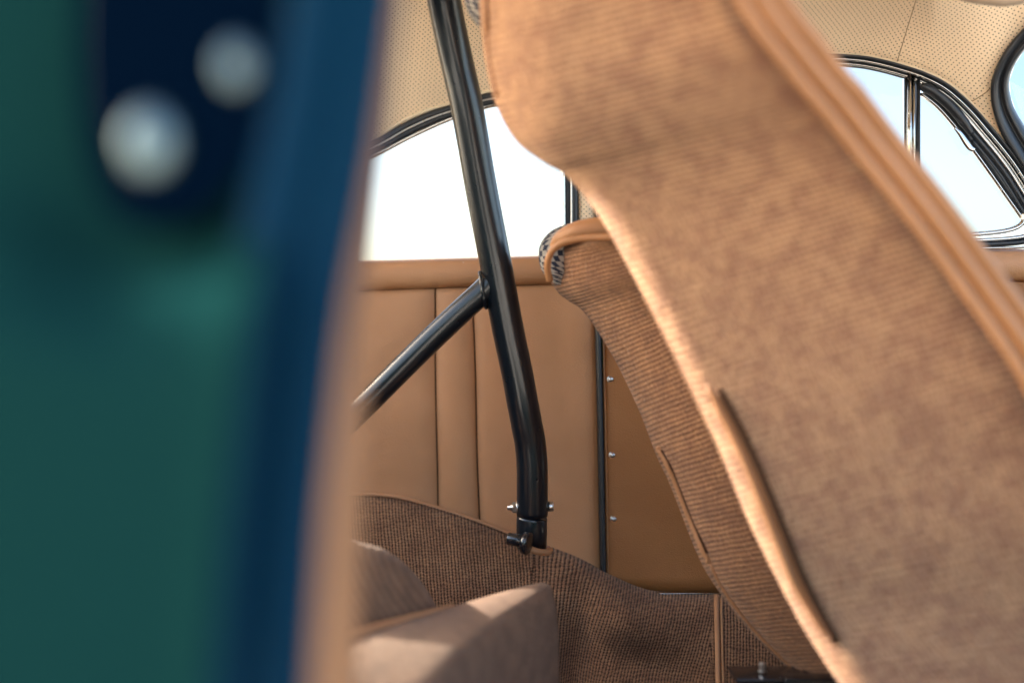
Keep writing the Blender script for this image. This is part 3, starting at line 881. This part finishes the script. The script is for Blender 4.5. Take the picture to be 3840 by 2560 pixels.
# top roll edge piping + woven front at the very left
tp = [(1835, -250), (1826, -100), (1828, 60), (1842, 220), (1872, 360)]
addc(sweep('top_piping', seat_line(nrows, tp, 5, .001), .004, .003, M['welt_leather'], None), ns)
wv = []
for k, (x, y, d_, rr_) in enumerate(cr([(1850, -300, 1.09, .036), (1850, -120, 1.09, .036), (1858, 20, 1.085, .033), (1870, 90, 1.08, .024), (1890, 150, 1.08, .008)], 6)):
    c = P(x, y, d_); wv.append([c + Vector((math.cos(a) * rr_, math.sin(a) * rr_, 0)) for a in [2 * math.pi * j / 24 for j in range(25)]])
addc(grid_mesh('woven_cushion', wv, M['weave'], None), ns)

# ---- far seat
fs2 = thing('bucket_seat', 'smaller brown ribbed knit bucket seat with rolled leather headrest, between roll bar and large seat', 'car seat', P(2800, 2300, 1.12), 'knit covered bucket seats')
far = [
 (2150, 897, 1.150, 2330, 893, 1.09, .90, .020, .004),
 (2112, 908, 1.160, 2350, 893, 1.09, .90, .028, .006),
 (2078, 932, 1.168, 2370, 894, 1.088, .88, .032, .008),
 (2060, 965, 1.173, 2400, 897, 1.087, .85, .035, .010),
 (2056, 1000, 1.175, 2440, 903, 1.085, .80, .035, .012),
 (2059, 1028, 1.175, 2470, 925, 1.085, .75, .035, .014),
 (2068, 1062, 1.172, 2490, 955, 1.085, .66, .035, .014),
 (2098, 1102, 1.170, 2500, 990, 1.083, .58, .035, .014),
 (2135, 1130, 1.168, 2540, 1010, 1.08, .50, .035, .014),
 (2180, 1160, 1.165, 2580, 1030, 1.08, .42, .035, .014),
 (2232, 1228, 1.162, 2640, 1080, 1.08, .36, .035, .014),
 (2319, 1374, 1.155, 2730, 1190, 1.075, .30, .035, .014),
 (2397, 1540, 1.148, 2820, 1370, 1.07, .28, .035, .014),
 (2459, 1700, 1.142, 2890, 1545, 1.066, .28, .035, .014),
 (2512, 1815, 1.138, 2960, 1690, 1.062, .28, .035, .014),
 (2562, 1943, 1.132, 3030, 1840, 1.06, .28, .035, .014),
 (2612, 2070, 1.126, 3090, 1985, 1.055, .26, .035, .012),
 (2668, 2175, 1.12, 3150, 2110, 1.05, .22, .03, .010),
 (2770, 2313, 1.115, 3230, 2260, 1.05, .18, .03, .010),
 (2860, 2412, 1.11, 3300, 2390, 1.05, .16, .03, .010),
 (2965, 2515, 1.105, 3380, 2520, 1.05, .16, .03, .008),
 (3050, 2600, 1.10, 3450, 2640, 1.05, .16, .03, .006)]
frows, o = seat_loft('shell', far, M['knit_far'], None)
addc(o, fs2)
pc = [(2480, 900), (2390, 892), (2300, 890), (2240, 890), (2178, 895), (2118, 906), (2077, 932), (2057, 968), (2053, 1010), (2062, 1050)]
addc(sweep('top_piping', [P(x, y, d_) for x, y, d_ in cr([(x, y, 1.078 + .070 * i / 9) for i, (x, y) in enumerate(pc)], 6)], .0040, .0045, M['trim_leather'], None), fs2)
# leather headrest roll above the piping
rl = cr([(2480, 890, .014, 1.125), (2390, 872, .0145, 1.125), (2300, 862, .0145, 1.13), (2230, 861, .0138, 1.135), (2160, 872, .0125, 1.142), (2105, 896, .0095, 1.155), (2078, 925, .006, 1.165)], 5)
addc(sweep('headrest_roll', [P(a[0], a[1], a[3]) for a in rl], 1, 1, M['trim_leather'], None, n=24, radii=[a[2] for a in rl]), fs2)
# woven front, seen past the left end of the roll
wv = []
for k, (x, y, d_, rr_) in enumerate(cr([(2130, 842, 1.175, .004), (2105, 868, 1.18, .013), (2085, 915, 1.185, .0185), (2080, 970, 1.185, .019), (2085, 1025, 1.185, .015), (2098, 1068, 1.185, .004)], 6)):
    c = P(x, y, d_)
    wv.append([c + Vector((math.cos(a) * rr_, math.sin(a) * rr_, 0)) for a in [2 * math.pi * j / 24 for j in range(25)]])
addc(grid_mesh('woven_cushion', wv, M['weave'], None), fs2)
sl_ = [(2470, 1684), (2500, 1735), (2535, 1815), (2570, 1905), (2605, 1990), (2640, 2070), (2658, 2100)]
pk = addc(sweep('pocket_welt', seat_line(frows, sl_, 4, .002), .0030, .003, M['trim_leather'], None), fs2)
addc(sweep('pocket_opening', seat_line(frows, [(x + 11, y + 2) for x, y in sl_[:-1]], 4, -.0003), .0016, .002, M['seam'], None), pk)
for x, y in ((2472, 1686), (2660, 2104)):
    t, s = find(frows, x, y); c = on_seat(frows, t, s, .002)
    addc(box('pocket_tab', c, (.008, .004, .006), M['trim_leather'], None, bev=.0015), fs2)
sp2 = [(2662, 2110), (2700, 2190), (2770, 2290), (2850, 2385), (2930, 2465), (2975, 2505)]
addc(sweep('lower_piping', seat_line(frows, sp2, 4, .001), .0016, .002, M['trim_leather'], None), fs2)

# ================================================================== SEAT RAIL
rail = thing('seat_rail', 'flat black steel seat bracket with one upright bolt, on the carpet under the seats', 'seat bracket', P(2900, 2530, 1.12))
def bar_(name, x0, y0, x1, y1, d0, dep, m):
    a, b_ = P(x0, y0, d0), P(x1, y1, d0)
    return box(name, (a + b_) / 2, (abs(b_.x - a.x), dep, abs(b_.z - a.z)), m, None, bev=.0012)
addc(bar_('plate', 2745, 2519, 3260, 2538, 1.09, .045, M['black_plastic']), rail)
addc(bar_('rail', 2800, 2546, 3300, 2600, 1.10, .03, M['black_plastic']), rail)
addc(bar_('bracket', 2935, 2532, 3300, 2580, 1.07, .02, M['black_plastic']), rail)
bt = P(2858, 2516, 1.085)
addc(lathe('bolt', bt, (0, 0, 1), [(0, .0048), (.001, .0048), (.0012, .0038), (.009, .0038), (.0096, .0032)], M['steel'], None, hexa=True), rail)
